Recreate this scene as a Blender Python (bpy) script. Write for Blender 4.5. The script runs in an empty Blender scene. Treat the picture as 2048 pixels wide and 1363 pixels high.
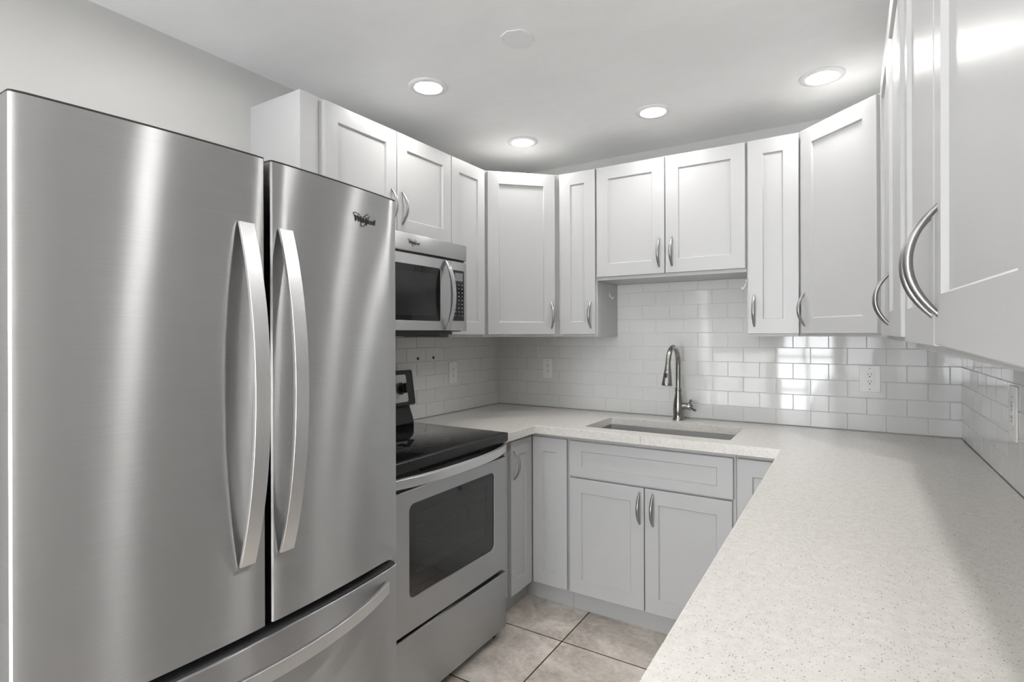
import bpy, bmesh, math, random
from mathutils import Vector, Matrix

random.seed(7)
C = bpy.context.scene.collection
SC = bpy.context.scene

# ------------------------------------------------------------------ camera, world, exposure
XL, XR, YB, ZC = -1.989, 0.407, 3.007, 2.401      # left wall, right wall, back wall, ceiling
YR = -3.0                                          # rear wall, behind the camera
CH = 1.3692                                        # camera height
cam_d = bpy.data.cameras.new('camera')
cam_d.sensor_width = 36.0
cam_d.lens = 1085.77 / 2048 * 36.0
cam_d.shift_x = -1.86 / 2048
cam_d.shift_y = -13.13 / 2048
cam_d.clip_start = 0.02
cam = bpy.data.objects.new('camera', cam_d)
C.objects.link(cam)
cam.matrix_world = (Matrix.Translation((0, 0, CH)) @ Matrix.Rotation(math.radians(31.945), 4, 'Z')
                    @ Matrix.Rotation(math.radians(90), 4, 'X') @ Matrix.Rotation(-0.0035, 4, 'Z'))
SC.camera = cam

SC.view_settings.view_transform = 'Standard'
SC.view_settings.look = 'None'
SC.view_settings.gamma = 1.0
SC.view_settings.use_curve_mapping = False
SC.view_settings.exposure = 1.14

LAMP = 46.0            # glow of the recessed lamp lenses
SKY = 10.0              # daylight behind the rear window
world = bpy.data.worlds.new('daylight')
SC.world = world
world.use_nodes = True
wn = world.node_tree.nodes
wn['Background'].inputs[0].default_value = (0.94, 0.97, 1.0, 1)
wn['Background'].inputs[1].default_value = SKY

# ------------------------------------------------------------------ materials
def mat(name, color=(.8, .8, .8), rough=.5, metal=0.0, spec=.5, coat=0.0, aniso=0.0):
    m = bpy.data.materials.new(name)
    m.use_nodes = True
    b = m.node_tree.nodes['Principled BSDF']
    b.inputs['Base Color'].default_value = (*color, 1)
    b.inputs['Roughness'].default_value = rough
    b.inputs['Metallic'].default_value = metal
    b.inputs['Specular IOR Level'].default_value = spec
    b.inputs['Coat Weight'].default_value = coat
    b.inputs['Coat Roughness'].default_value = .08
    b.inputs['Anisotropic'].default_value = aniso
    return m

def nodes(m):
    t = m.node_tree
    return t, t.nodes, t.links, t.nodes['Principled BSDF']

def noise(t, vec, scale, detail=3.0, rough=.5):
    n = t.nodes.new('ShaderNodeTexNoise')
    n.inputs['Scale'].default_value = scale
    n.inputs['Detail'].default_value = detail
    n.inputs['Roughness'].default_value = rough
    if vec is not None: t.links.new(vec, n.inputs['Vector'])
    return n

def ramp(t, fac, stops):
    r = t.nodes.new('ShaderNodeValToRGB')
    e = r.color_ramp.elements
    while len(e) < len(stops): e.new(.5)
    for el, (p, c) in zip(e, stops):
        el.position = p
        el.color = (*c, 1) if len(c) == 3 else c
    t.links.new(fac, r.inputs['Fac'])
    return r

def objvec(t, scale=(1, 1, 1)):
    tc = t.nodes.new('ShaderNodeTexCoord')
    mp = t.nodes.new('ShaderNodeMapping')
    mp.inputs['Scale'].default_value = scale
    t.links.new(tc.outputs['Object'], mp.inputs['Vector'])
    return mp.outputs['Vector']

def bump(t, height, strength, dist, b):
    n = t.nodes.new('ShaderNodeBump')
    n.inputs['Strength'].default_value = strength
    n.inputs['Distance'].default_value = dist
    t.links.new(height, n.inputs['Height'])
    t.links.new(n.outputs['Normal'], b.inputs['Normal'])

def painted(name, color, rough, scale=60, strength=.05, dist=.001):
    m = mat(name, color, rough)
    t, n, l, b = nodes(m)
    ns = noise(t, objvec(t), scale, 4)
    bump(t, ns.outputs['Fac'], strength, dist, b)
    return m

def brushed(name, color, rough, axis='h', aniso=0.0):
    """stainless steel: horizontal brush grain spreads highlights vertically; faint cloudy wear"""
    m = bpy.data.materials.new(name); m.use_nodes = True
    t = m.node_tree; n = t.nodes; l = t.links; n.clear()
    g = n.new('ShaderNodeBsdfAnisotropic'); ou = n.new('ShaderNodeOutputMaterial')
    g.inputs['Anisotropy'].default_value = aniso
    l.new(g.outputs[0], ou.inputs[0])
    sc = (5, 5, 1100) if axis == 'h' else (1100, 1100, 5)
    fine = noise(t, objvec(t, sc), 1.0, 2)
    cloud = noise(t, objvec(t), 3.2, 4)
    m2 = n.new('ShaderNodeMath'); m2.operation = 'MULTIPLY_ADD'
    l.new(cloud.outputs['Fac'], m2.inputs[0]); m2.inputs[1].default_value = .08; m2.inputs[2].default_value = rough - .04
    l.new(m2.outputs[0], g.inputs['Roughness'])
    c = [x * .96 for x in color]; d = [min(1, x * 1.04) for x in color]
    r = ramp(t, fine.outputs['Fac'], [(.3, c), (.7, d)])
    l.new(r.outputs[0], g.inputs['Color'])
    if aniso:
        tg = n.new('ShaderNodeTangent'); tg.direction_type = 'RADIAL'; tg.axis = 'Z'
        l.new(tg.outputs[0], g.inputs['Tangent'])
    wave = noise(t, objvec(t), 5.0, 1)
    bp = n.new('ShaderNodeBump'); bp.inputs['Strength'].default_value = .12; bp.inputs['Distance'].default_value = .004
    l.new(wave.outputs['Fac'], bp.inputs['Height']); l.new(bp.outputs[0], g.inputs['Normal'])
    return m

M = {}
M['cabinet'] = painted('white_cabinet_paint', (.50, .50, .50), .35, 25, .03, .0006)
M['cabinet_box'] = painted('white_cabinet_case', (.51, .51, .505), .42, 25, .03, .0006)
M['toe'] = painted('shade_toned_toe_board', (.47, .47, .47), .45, 25, .03)  # toe board colour lowered to stand for the shade it lies in
M['wall'] = painted('warm_white_wall_paint', (.57, .565, .55), .6, 18, .10, .003)
M['ceiling'] = painted('ceiling_paint', (.93, .93, .93), .7, 14, .08, .003)
t, n, l, b = nodes(M['ceiling'])
cn = noise(t, objvec(t, (1, 1.6, 1)), 2.6, 8, .7)
cr = ramp(t, cn.outputs['Fac'], [(.40, (.915, .915, .915)), (.60, (.945, .945, .945))])
l.new(cr.outputs[0], b.inputs['Base Color'])
M['plate'] = painted('painted_plate', (.88, .88, .88), .7, 40, .5, .004)
M['steel'] = brushed('brushed_stainless', (.57, .57, .575), .32, 'h', .78)
M['steel_range'] = brushed('brushed_stainless_range', (.54, .54, .545), .40, 'h', .6)
M['steel_handle'] = brushed('satin_handle_steel', (.80, .80, .80), .36, 'v', .0)
M['steel_sink'] = brushed('sink_steel', (.58, .58, .58), .40, 'h', .0)
M['nickel'] = mat('brushed_nickel', (.36, .355, .35), .34, 1.0)
M['faucet'] = mat('dark_brushed_nickel', (.33, .325, .31), .24, 1.0)
M['black'] = mat('black_plastic', (.012, .012, .012), .35)
M['black_gloss'] = mat('black_glass', (.008, .008, .009), .04)
M['gasket'] = mat('dark_gasket', (.02, .02, .021), .6)
M['charcoal'] = mat('charcoal_body', (.05, .05, .052), .5)
M['logo'] = mat('logo_dark', (.03, .03, .033), .3, .5)
M['grey_key'] = mat('grey_key_print', (.35, .35, .35), .6)
M['lcd'] = mat('grey_display', (.22, .22, .24), .25)
M['plastic_white'] = mat('white_plastic', (.80, .80, .79), .35)
M['slot'] = mat('outlet_slot', (.01, .01, .01), .8)
M['hook'] = mat('glossy_white_hook', (.62, .62, .62), .15)
M['trim_white'] = mat('lamp_trim_white', (.85, .85, .85), .4)
M['cavity'] = mat('oven_cavity', (.50, .50, .50), .5)
M['rack'] = mat('oven_rack', (.5, .5, .5), .3, 1.0)
M['curtain'] = mat('window_frame_paint', (.8, .8, .8), .4)

# lamp lens
m = bpy.data.materials.new('lamp_lens'); m.use_nodes = True
n = m.node_tree.nodes; n.clear()
em = n.new('ShaderNodeEmission'); em.inputs[0].default_value = (1.0, .985, .96, 1); em.inputs[1].default_value = LAMP
ou = n.new('ShaderNodeOutputMaterial'); m.node_tree.links.new(em.outputs[0], ou.inputs[0])
M['lens'] = m

def pane_reflectance(t):
    """Schlick reflectance of a thin pane, the same from both of its faces"""
    n, l = t.nodes, t.links
    lw = n.new('ShaderNodeLayerWeight'); lw.inputs[0].default_value = .5
    p = n.new('ShaderNodeMath'); p.operation = 'POWER'; l.new(lw.outputs['Facing'], p.inputs[0]); p.inputs[1].default_value = 5
    a = n.new('ShaderNodeMath'); a.operation = 'MULTIPLY_ADD'; l.new(p.outputs[0], a.inputs[0]); a.inputs[1].default_value = .96; a.inputs[2].default_value = .04
    return a

# tinted oven glass
m = bpy.data.materials.new('tinted_glass'); m.use_nodes = True
t = m.node_tree; n = t.nodes; n.clear()
gl = n.new('ShaderNodeBsdfGlossy'); gl.inputs['Roughness'].default_value = .03; gl.inputs[0].default_value = (1, 1, 1, 1)
tr = n.new('ShaderNodeBsdfTransparent'); tr.inputs[0].default_value = (.80, .80, .80, 1)
fr = pane_reflectance(t)
mx = n.new('ShaderNodeMixShader'); ou = n.new('ShaderNodeOutputMaterial')
t.links.new(fr.outputs[0], mx.inputs[0]); t.links.new(tr.outputs[0], mx.inputs[1]); t.links.new(gl.outputs[0], mx.inputs[2])
t.links.new(mx.outputs[0], ou.inputs[0])
M['tinted'] = m
# fine grey screen print on the inner oven pane
m = bpy.data.materials.new('oven_screen'); m.use_nodes = True
t = m.node_tree; n = t.nodes; n.clear()
tr = n.new('ShaderNodeBsdfTransparent'); df = n.new('ShaderNodeBsdfDiffuse'); df.inputs[0].default_value = (.13, .13, .128, 1)
mx = n.new('ShaderNodeMixShader'); mx.inputs[0].default_value = .35; ou = n.new('ShaderNodeOutputMaterial')
t.links.new(tr.outputs[0], mx.inputs[1]); t.links.new(df.outputs[0], mx.inputs[2]); t.links.new(mx.outputs[0], ou.inputs[0])
M['screen'] = m
# clear window glass
m = bpy.data.materials.new('clear_glass'); m.use_nodes = True
t = m.node_tree; n = t.nodes; n.clear()
gl = n.new('ShaderNodeBsdfGlossy'); gl.inputs['Roughness'].default_value = .02
tr = n.new('ShaderNodeBsdfTransparent'); fr = pane_reflectance(t)
mx = n.new('ShaderNodeMixShader'); ou = n.new('ShaderNodeOutputMaterial')
t.links.new(fr.outputs[0], mx.inputs[0]); t.links.new(tr.outputs[0], mx.inputs[1]); t.links.new(gl.outputs[0], mx.inputs[2])
t.links.new(mx.outputs[0], ou.inputs[0])
M['glass'] = m

# sheer white curtain, added to dim daylight through the added rear windows
m = bpy.data.materials.new('added_sheer_curtain'); m.use_nodes = True
t = m.node_tree; n = t.nodes; n.clear()
tr = n.new('ShaderNodeBsdfTransparent'); df = n.new('ShaderNodeBsdfDiffuse'); df.inputs[0].default_value = (.85, .85, .85, 1)
mx = n.new('ShaderNodeMixShader'); mx.inputs[0].default_value = .5; ou = n.new('ShaderNodeOutputMaterial')
t.links.new(tr.outputs[0], mx.inputs[1]); t.links.new(df.outputs[0], mx.inputs[2]); t.links.new(mx.outputs[0], ou.inputs[0])
M['sheer'] = m
# quartz worktop: warm white with small grey flecks
m = mat('speckled_quartz', (.72, .70, .68), .22)
t, n, l, b = nodes(m)
def flecks(scale, thr, keep):
    v = n.new('ShaderNodeTexVoronoi'); v.inputs['Scale'].default_value = scale
    l.new(objvec(t), v.inputs['Vector'])
    r = ramp(t, v.outputs['Distance'], [(0, (1, 1, 1)), (thr, (1, 1, 1)), (thr + .10, (0, 0, 0))])
    sp = n.new('ShaderNodeSeparateColor'); l.new(v.outputs['Color'], sp.inputs[0])
    g = n.new('ShaderNodeMath'); g.operation = 'LESS_THAN'; g.inputs[1].default_value = keep
    l.new(sp.outputs[0], g.inputs[0])
    k = n.new('ShaderNodeMath'); k.operation = 'MULTIPLY'
    l.new(r.outputs[0], k.inputs[0]); l.new(g.outputs[0], k.inputs[1])
    return k.outputs[0], sp.outputs[1]
f1, c1 = flecks(235, .27, .26)
f2, c2 = flecks(460, .30, .35)
mott = noise(t, objvec(t), 55, 5)
base = ramp(t, mott.outputs['Fac'], [(.3, (.67, .64, .60)), (.7, (.745, .72, .685))])
mixa = n.new('ShaderNodeMix'); mixa.data_type = 'RGBA'
l.new(base.outputs[0], mixa.inputs[6]); mixa.inputs[7].default_value = (.54, .525, .505, 1); l.new(f2, mixa.inputs[0])
fleckc = ramp(t, c1, [(0, (.24, .24, .24)), (.3, (.40, .39, .38)), (1, (.56, .55, .53))])
mixb = n.new('ShaderNodeMix'); mixb.data_type = 'RGBA'
l.new(mixa.outputs[2], mixb.inputs[6]); l.new(fleckc.outputs[0], mixb.inputs[7]); l.new(f1, mixb.inputs[0])
l.new(mixb.outputs[2], b.inputs['Base Color'])
M['quartz'] = m

# glazed wall tile and its grout
M['tile'] = painted('glossy_white_tile', (.67, .67, .66), .05, 14, .05, .0008)
M['tile'].node_tree.nodes['Principled BSDF'].inputs['Specular IOR Level'].default_value = .40
M['grout'] = mat('light_grout', (.70, .695, .68), .8)

# stone-look floor tile with dark grout, joints every 0.448 m
m = mat('beige_stone_floor_tile', (.4, .36, .32), .42)
t, n, l, b = nodes(m)
tc = n.new('ShaderNodeTexCoord')
sx = n.new('ShaderNodeSeparateXYZ'); l.new(tc.outputs['Object'], sx.inputs[0])
def joint(sock, off, pitch):
    a = n.new('ShaderNodeMath'); a.operation = 'SUBTRACT'; l.new(sock, a.inputs[0]); a.inputs[1].default_value = off
    d = n.new('ShaderNodeMath'); d.operation = 'DIVIDE'; l.new(a.outputs[0], d.inputs[0]); d.inputs[1].default_value = pitch
    p = n.new('ShaderNodeMath'); p.operation = 'PINGPONG'; l.new(d.outputs[0], p.inputs[0]); p.inputs[1].default_value = .5
    c = n.new('ShaderNodeMath'); c.operation = 'LESS_THAN'; l.new(p.outputs[0], c.inputs[0]); c.inputs[1].default_value = .0032 / pitch
    fl = n.new('ShaderNodeMath'); fl.operation = 'FLOOR'; l.new(d.outputs[0], fl.inputs[0])
    return c.outputs[0], fl.outputs[0]
jx, ix = joint(sx.outputs[0], -1.100, .448)
jy, iy = joint(sx.outputs[1], 2.168, .446)
jm = n.new('ShaderNodeMath'); jm.operation = 'MAXIMUM'; l.new(jx, jm.inputs[0]); l.new(jy, jm.inputs[1])
cell = n.new('ShaderNodeCombineXYZ'); l.new(ix, cell.inputs[0]); l.new(iy, cell.inputs[1])
ce = n.new('ShaderNodeVectorMath'); ce.operation = 'MULTIPLY_ADD'
l.new(cell.outputs[0], ce.inputs[0]); ce.inputs[1].default_value = (3.7, 5.3, 0); l.new(tc.outputs['Object'], ce.inputs[2])
n1 = noise(t, ce.outputs[0], 4.5, 9, .66); n1.inputs['Distortion'].default_value = .7
n2 = noise(t, ce.outputs[0], 38, 9, .78)
r1 = ramp(t, n1.outputs['Fac'], [(.30, (.40, .35, .305)), (.5, (.62, .56, .50)), (.70, (.84, .79, .73))])
mo = n.new('ShaderNodeMix'); mo.data_type = 'RGBA'; mo.blend_type = 'OVERLAY'; mo.inputs[0].default_value = .75
l.new(r1.outputs[0], mo.inputs[6]); l.new(n2.outputs['Fac'], mo.inputs[7])
mg = n.new('ShaderNodeMix'); mg.data_type = 'RGBA'
l.new(jm.outputs[0], mg.inputs[0]); l.new(mo.outputs[2], mg.inputs[6]); mg.inputs[7].default_value = (.050, .036, .027, 1)
l.new(mg.outputs[2], b.inputs['Base Color'])
inv = n.new('ShaderNodeMath'); inv.operation = 'SUBTRACT'; inv.inputs[0].default_value = 1.0; l.new(jm.outputs[0], inv.inputs[1])
hs = n.new('ShaderNodeMath'); hs.operation = 'MULTIPLY_ADD'; l.new(n1.outputs['Fac'], hs.inputs[0]); hs.inputs[1].default_value = .5; l.new(inv.outputs[0], hs.inputs[2])
bump(t, hs.outputs[0], .25, .002, b)
M['floor'] = m

# ------------------------------------------------------------------ mesh helpers
def B(): return bmesh.new()

def box(bm, x0, x1, y0, y1, z0, z1, bev=0.0, seg=2):
    vs = [bm.verts.new((x, y, z)) for x in (x0, x1) for y in (y0, y1) for z in (z0, z1)]
    idx = [(0, 1, 3, 2), (4, 6, 7, 5), (0, 4, 5, 1), (2, 3, 7, 6), (0, 2, 6, 4), (1, 5, 7, 3)]
    fs = [bm.faces.new([vs[i] for i in f]) for f in idx]
    if bev:
        es = {e for f in fs for e in f.edges}
        bmesh.ops.bevel(bm, geom=list(es), offset=bev, segments=seg, profile=.5, affect='EDGES')
    return fs

def prism(bm, pts, z0, z1):
    """vertical prism over a plan polygon"""
    a = [bm.verts.new((x, y, z0)) for x, y in pts]
    c = [bm.verts.new((x, y, z1)) for x, y in pts]
    k = len(pts)
    bm.faces.new(a[::-1]); bm.faces.new(c)
    for i in range(k): bm.faces.new((a[i], a[(i + 1) % k], c[(i + 1) % k], c[i]))

def slab(bm, pts, h, origin, ux, uy, un):
    """polygon pts (u,v) in the plane (ux,uy) at origin, thickened by h along un"""
    o = Vector(origin); ux = Vector(ux); uy = Vector(uy); un = Vector(un)
    a = [bm.verts.new(o + ux * u + uy * v) for u, v in pts]
    c = [bm.verts.new(o + ux * u + uy * v + un * h) for u, v in pts]
    k = len(pts)
    bm.faces.new(a[::-1]); bm.faces.new(c)
    for i in range(k): bm.faces.new((a[i], a[(i + 1) % k], c[(i + 1) % k], c[i]))

def rrect(u0, u1, v0, v1, r, k=6):
    out = []
    for cx, cy, a0 in ((u1 - r, v0 + r, -90), (u1 - r, v1 - r, 0), (u0 + r, v1 - r, 90), (u0 + r, v0 + r, 180)):
        for i in range(k + 1):
            a = math.radians(a0 + 90 * i / k)
            out.append((cx + r * math.cos(a), cy + r * math.sin(a)))
    return out

def tube(bm, pts, radii, n=14, cap=True, flat=(1, 1), up=None):
    """swept tube; radii scalar list; flat scales the two section axes"""
    pts = [Vector(p) for p in pts]
    rings = []
    prev = None
    for i, p in enumerate(pts):
        d = (pts[min(i + 1, len(pts) - 1)] - pts[max(i - 1, 0)]).normalized()
        if prev is None:
            ref = Vector(up) if up else (Vector((0, 0, 1)) if abs(d.z) < .9 else Vector((1, 0, 0)))
            a = (ref - d * ref.dot(d)).normalized()
        else:
            a = (prev - d * prev.dot(d)).normalized()
        prev = a
        c = d.cross(a)
        r = radii[i] if isinstance(radii, (list, tuple)) else radii
        rings.append([bm.verts.new(p + a * (math.cos(2 * math.pi * j / n) * r * flat[0]) + c * (math.sin(2 * math.pi * j / n) * r * flat[1])) for j in range(n)])
    for q in range(len(rings) - 1):
        for j in range(n):
            bm.faces.new((rings[q][j], rings[q][(j + 1) % n], rings[q + 1][(j + 1) % n], rings[q + 1][j]))
    if cap:
        bm.faces.new(rings[0][::-1]); bm.faces.new(rings[-1])

def lathe(bm, prof, origin, axis='z', n=32):
    """prof: (radius, height) list along the axis"""
    o = Vector(origin)
    def P(r, h, a):
        c, s = r * math.cos(a), r * math.sin(a)
        return o + {'z': Vector((c, s, h)), 'x': Vector((h, c, s)), 'y': Vector((s, h, c))}[axis]
    rings = [[bm.verts.new(P(max(r, 1e-5), h, 2 * math.pi * j / n)) for j in range(n)] for r, h in prof]
    for q in range(len(rings) - 1):
        for j in range(n):
            bm.faces.new((rings[q][j], rings[q][(j + 1) % n], rings[q + 1][(j + 1) % n], rings[q + 1][j]))
    bm.faces.new(rings[0][::-1]); bm.faces.new(rings[-1])

def world_loc(o):
    v = Vector((0, 0, 0))
    while o is not None:
        v += o.location; o = o.parent
    return v

def obj(name, bm, material, parent=None, smooth=35, bev=0.0):
    """link the bmesh (built in room coordinates) as one mesh object"""
    off = world_loc(parent)
    if parent is not None and off.length: bmesh.ops.translate(bm, verts=bm.verts, vec=-off)
    bmesh.ops.recalc_face_normals(bm, faces=bm.faces)
    me = bpy.data.meshes.new(name); bm.to_mesh(me); bm.free()
    me.materials.append(M[material] if isinstance(material, str) else material)
    if smooth:
        for p in me.polygons: p.use_smooth = True
        me.set_sharp_from_angle(angle=math.radians(smooth))
    o = bpy.data.objects.new(name, me); C.objects.link(o)
    o.parent = parent
    if bev:
        md = o.modifiers.new('bevel', 'BEVEL'); md.width = bev; md.segments = 2; md.limit_method = 'ANGLE'; md.angle_limit = math.radians(40)
        md.harden_normals = False
    return o

def tag(o, label, cat, group=None):
    o['label'] = label; o['category'] = cat
    if group: o['group'] = group
    return o

def thing(name, label, cat, loc, group=None):
    o = bpy.data.objects.new(name, None); C.objects.link(o)
    o.empty_display_size = .1
    o.location = loc
    return tag(o, label, cat, group)

def structure(o):
    o['kind'] = 'structure'; return o

# ------------------------------------------------------------------ room shell
bm = B(); box(bm, XL - .1, XR + .1, YR - .1, YB + .1, -.06, 0); structure(obj('floor', bm, 'floor', smooth=0))
bm = B(); box(bm, XL - .1, XR + .1, YR - .1, YB + .1, ZC, ZC + .1); structure(obj('ceiling', bm, 'ceiling', smooth=0))
def pierced(name, axis, c0, c1, u0, u1, holes):
    """wall slab across [c0,c1] on its thin axis, from u0 to u1 along it, with openings (a, b, z0, z1)"""
    bm = B()
    us = sorted({u0, u1, *[h[0] for h in holes], *[h[1] for h in holes]})
    for a, b in zip(us, us[1:]):
        cuts = sorted((h[2], h[3]) for h in holes if h[0] <= (a + b) / 2 <= h[1])
        z = 0
        for q0, q1 in cuts + [(ZC, ZC)]:
            if q0 - z > .001:
                if axis == 'x': box(bm, c0, c1, a, b, z, q0)
                else: box(bm, a, b, c0, c1, z, q0)
            z = q1
    return structure(obj(name, bm, 'wall', smooth=0))
def glazing(name, axis, c0, c1, hole, mull=1, rail=1, sheer=False):
    a, b, z0, z1 = hole
    bm = B()
    def bx(m_, p, q, r0, r1, d0, d1):
        if axis == 'x': box(m_, d0, d1, p, q, r0, r1)
        else: box(m_, p, q, d0, d1, r0, r1)
    mid = (c0 + c1) / 2
    bx(bm, a, a + .05, z0, z1, mid - .03, mid + .03); bx(bm, b - .05, b, z0, z1, mid - .03, mid + .03)
    bx(bm, a + .05, b - .05, z0, z0 + .05, mid - .03, mid + .03); bx(bm, a + .05, b - .05, z1 - .05, z1, mid - .03, mid + .03)
    for i in range(mull):
        u = a + (b - a) * (i + 1) / (mull + 1); bx(bm, u - .02, u + .02, z0 + .05, z1 - .05, mid - .025, mid + .025)
    for i in range(rail):
        z = z0 + (z1 - z0) * (i + 1) / (rail + 1); bx(bm, a + .05, b - .05, z - .015, z + .015, mid - .02, mid + .02)
    w = structure(obj(name, bm, 'curtain', smooth=0))
    bm = B(); bx(bm, a + .05, b - .05, z0 + .05, z1 - .05, mid - .003, mid + .003); obj('pane', bm, 'glass', w, smooth=0)
    if sheer:
        bm = B(); bx(bm, a + .01, b - .01, z0 + .01, z1 - .01, mid + .038, mid + .040); obj('added_sheer_curtain', bm, 'sheer', w, smooth=0)  # added sheet that weakens the window's fill light
    ld = bpy.data.lights.new('sky_portal', 'AREA'); ld.shape = 'RECTANGLE'; ld.size = b - a; ld.size_y = z1 - z0
    ld.cycles.is_portal = True
    lo_ = bpy.data.objects.new('sky_portal', ld); C.objects.link(lo_)
    if axis == 'x':
        inward = Vector((1, 0, 0)) if c0 < -1 else Vector((-1, 0, 0)); lo_.location = (mid, (a + b) / 2, (z0 + z1) / 2)
    else:
        inward = Vector((0, 1, 0)); lo_.location = ((a + b) / 2, mid, (z0 + z1) / 2)
    lo_.rotation_euler = inward.to_track_quat('-Z', 'Y').to_euler()
bm = B(); box(bm, XL, XR, YB, YB + .1, 0, ZC); structure(obj('wall_back', bm, 'wall', smooth=0))
HL = (-1.92, -1.03, .08, 1.12); HR = (-.12, .37, .30, 2.30); HT = (-.97, -.18, 2.11, 2.36); HD = (-.97, -.18, 0, 2.06)  # all but the door opening are added to let in fill light
pierced('wall_left', 'x', XL - .1, XL, YR - .1, YB + .1, [])
pierced('wall_right', 'x', XR, XR + .1, YR - .1, YB + .1, [])
pierced('wall_rear', 'y', YR - .1, YR, XL, XR, [HL, HD, HR, HT])
glazing('added_window_1', 'y', YR - .1, YR, HL, 1, 0, True)  # added window, kept low so the refrigerator blocks its light higher up
glazing('added_window_2', 'y', YR - .1, YR, HR, 0, 0, True)  # added unseen window, brings daylight on to the right worktop
glazing('added_window_3', 'y', YR - .1, YR, HT, 1, 0)  # added transom, extra daylight kept out of the tile reflections
glazing('door_1', 'y', YR - .1, YR, HD, 1, 3)

# ------------------------------------------------------------------ shaker doors and bow handles
CUTS = {}
def door_mesh(w, h, stile=.062, rail=.066, th=.019, rec=.008, slope=.0045, top=None):
    """front at +n (local x = width, y = outward normal, z = height); origin bottom centre of the front plane"""
    bm = B()
    def rect(u0, u1, z0, z1, y): return [bm.verts.new((u, y, z)) for u, z in ((u0, z0), (u1, z0), (u1, z1), (u0, z1))]
    e = .0015
    top = rail if top is None else top
    bk = rect(-w / 2, w / 2, 0, h, -th)
    sd = rect(-w / 2, w / 2, 0, h, -e)
    fr = rect(-w / 2 + e, w / 2 - e, e, h - e, 0)
    a = rect(-w / 2 + stile, w / 2 - stile, rail, h - top, 0)
    c = rect(-w / 2 + stile + slope, w / 2 - stile - slope, rail + slope, h - top - slope, -rec)
    bm.faces.new(bk)
    for p, q in ((bk, sd), (sd, fr), (fr, a), (a, c)):
        for i in range(4): bm.faces.new((p[i], p[(i + 1) % 4], q[(i + 1) % 4], q[i]))
    bm.faces.new(c)
    return bm

def place(bm, origin, nrm):
    """turn local (x, y out, z) so that y points along the plan normal nrm and move to origin"""
    n = Vector((nrm[0], nrm[1], 0)).normalized()
    ux = n.cross(Vector((0, 0, 1)))          # width axis
    R = Matrix((( ux.x, n.x, 0), (ux.y, n.y, 0), (0, 0, 1))).to_4x4()
    bmesh.ops.transform(bm, matrix=Matrix.Translation(Vector(origin)) @ R, verts=bm.verts)

def handle_mesh(L=.139, proj=.031, r=.0074):
    """bow pull: rises from the door at both ends, widest in the middle"""
    bm = B()
    N = 22
    pts, rad = [], []
    for i in range(N + 1):
        s = i / N
        k = 2 * s - 1
        pts.append((0, .0005 + proj * (1 - abs(k) ** 2.1), (s - .5) * L))
        rad.append(r * (.62 + .38 * (1 - abs(k) ** 2.5)))
    # feet run on into the door so that they meet its face at a slant
    for e, p, q in ((0, pts[0], pts[1]), (-1, pts[-1], pts[-2])):
        d = (Vector(p) - Vector(q)).normalized() * .007
        if e == 0: pts.insert(0, tuple(Vector(p) + d)); rad.insert(0, rad[0])
        else: pts.append(tuple(Vector(p) + d)); rad.append(rad[-1])
    tube(bm, pts, rad, 16, True, (1.0, .80), up=(1, 0, 0))
    return bm

def add_door(parent, centre, nrm, w, z0, h, handle=None, hz=None, name='door', sag=0.0, **kw):
    """centre: plan point of the front plane; handle: offset along the door's own width axis"""
    bm = door_mesh(w, h, **kw)
    if sag: bmesh.ops.transform(bm, matrix=Matrix.Rotation(sag, 4, 'Y'), verts=bm.verts)
    place(bm, (centre[0], centre[1], z0), nrm)
    d = obj(name, bm, 'cabinet', parent, smooth=20)
    if handle is not None:
        n = Vector((nrm[0], nrm[1], 0)).normalized(); ux = n.cross(Vector((0, 0, 1)))
        hb = handle_mesh(); place(hb, (centre[0] + ux.x * handle, centre[1] + ux.y * handle, hz), nrm)
        obj('handle', hb, 'nickel', d, smooth=60)
    return d

UD = .3175                 # front plane of the wall-cabinet doors from the wall
UB = UD - .0195            # wall-cabinet boxes
ZB, ZT = 1.356, 2.2582     # bottom and top of the wall cabinets
DB, DT = 1.369, 2.252      # wall-cabinet doors
HZ = .105                  # centre of a handle above the door's bottom edge

WG = 'white shaker wall cabinets'
# --- left wall: cabinet over the microwave
cb = thing('wall_cabinet', 'short white two-door wall cabinet directly above the microwave, beside the refrigerator', 'cabinet', (XL, 1.73, ZT), WG)
bm = B(); box(bm, XL, XL + UB, 1.337, 2.109, 1.799, ZT); obj('body', bm, 'cabinet_box', cb, smooth=0, bev=.001)
bm = B(); box(bm, XL, XL + UB - .0205, 1.2575, 1.3365, 1.36, ZT); box(bm, XL + UB - .02, XL + UB + .004, 1.257, 1.3365, 1.36, ZT); obj('filler_strip', bm, 'cabinet', cb, smooth=0, bev=.001)
add_door(cb, (XL + UD, 1.5435), (1, 0), .379, 1.812, DT - 1.812, -.379 / 2 + .031, 1.812 + HZ + .008)
add_door(cb, (XL + UD, 1.9235), (1, 0), .375, 1.812, DT - 1.812, .375 / 2 - .031, 1.812 + HZ + .008)
# --- narrow cabinet between microwave and corner
cb = thing('wall_cabinet', 'narrow tall white wall cabinet between the microwave and the left corner cabinet', 'cabinet', (XL, 2.257, ZB), WG)
bm = B(); box(bm, XL, XL + UB, 2.110, 2.402, ZB, ZT); obj('body', bm, 'cabinet_box', cb, smooth=0, bev=.001)
add_door(cb, (XL + UD, 2.257), (1, 0), .284, DB, DT - DB, .284 / 2 - .031, DB + HZ)
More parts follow.
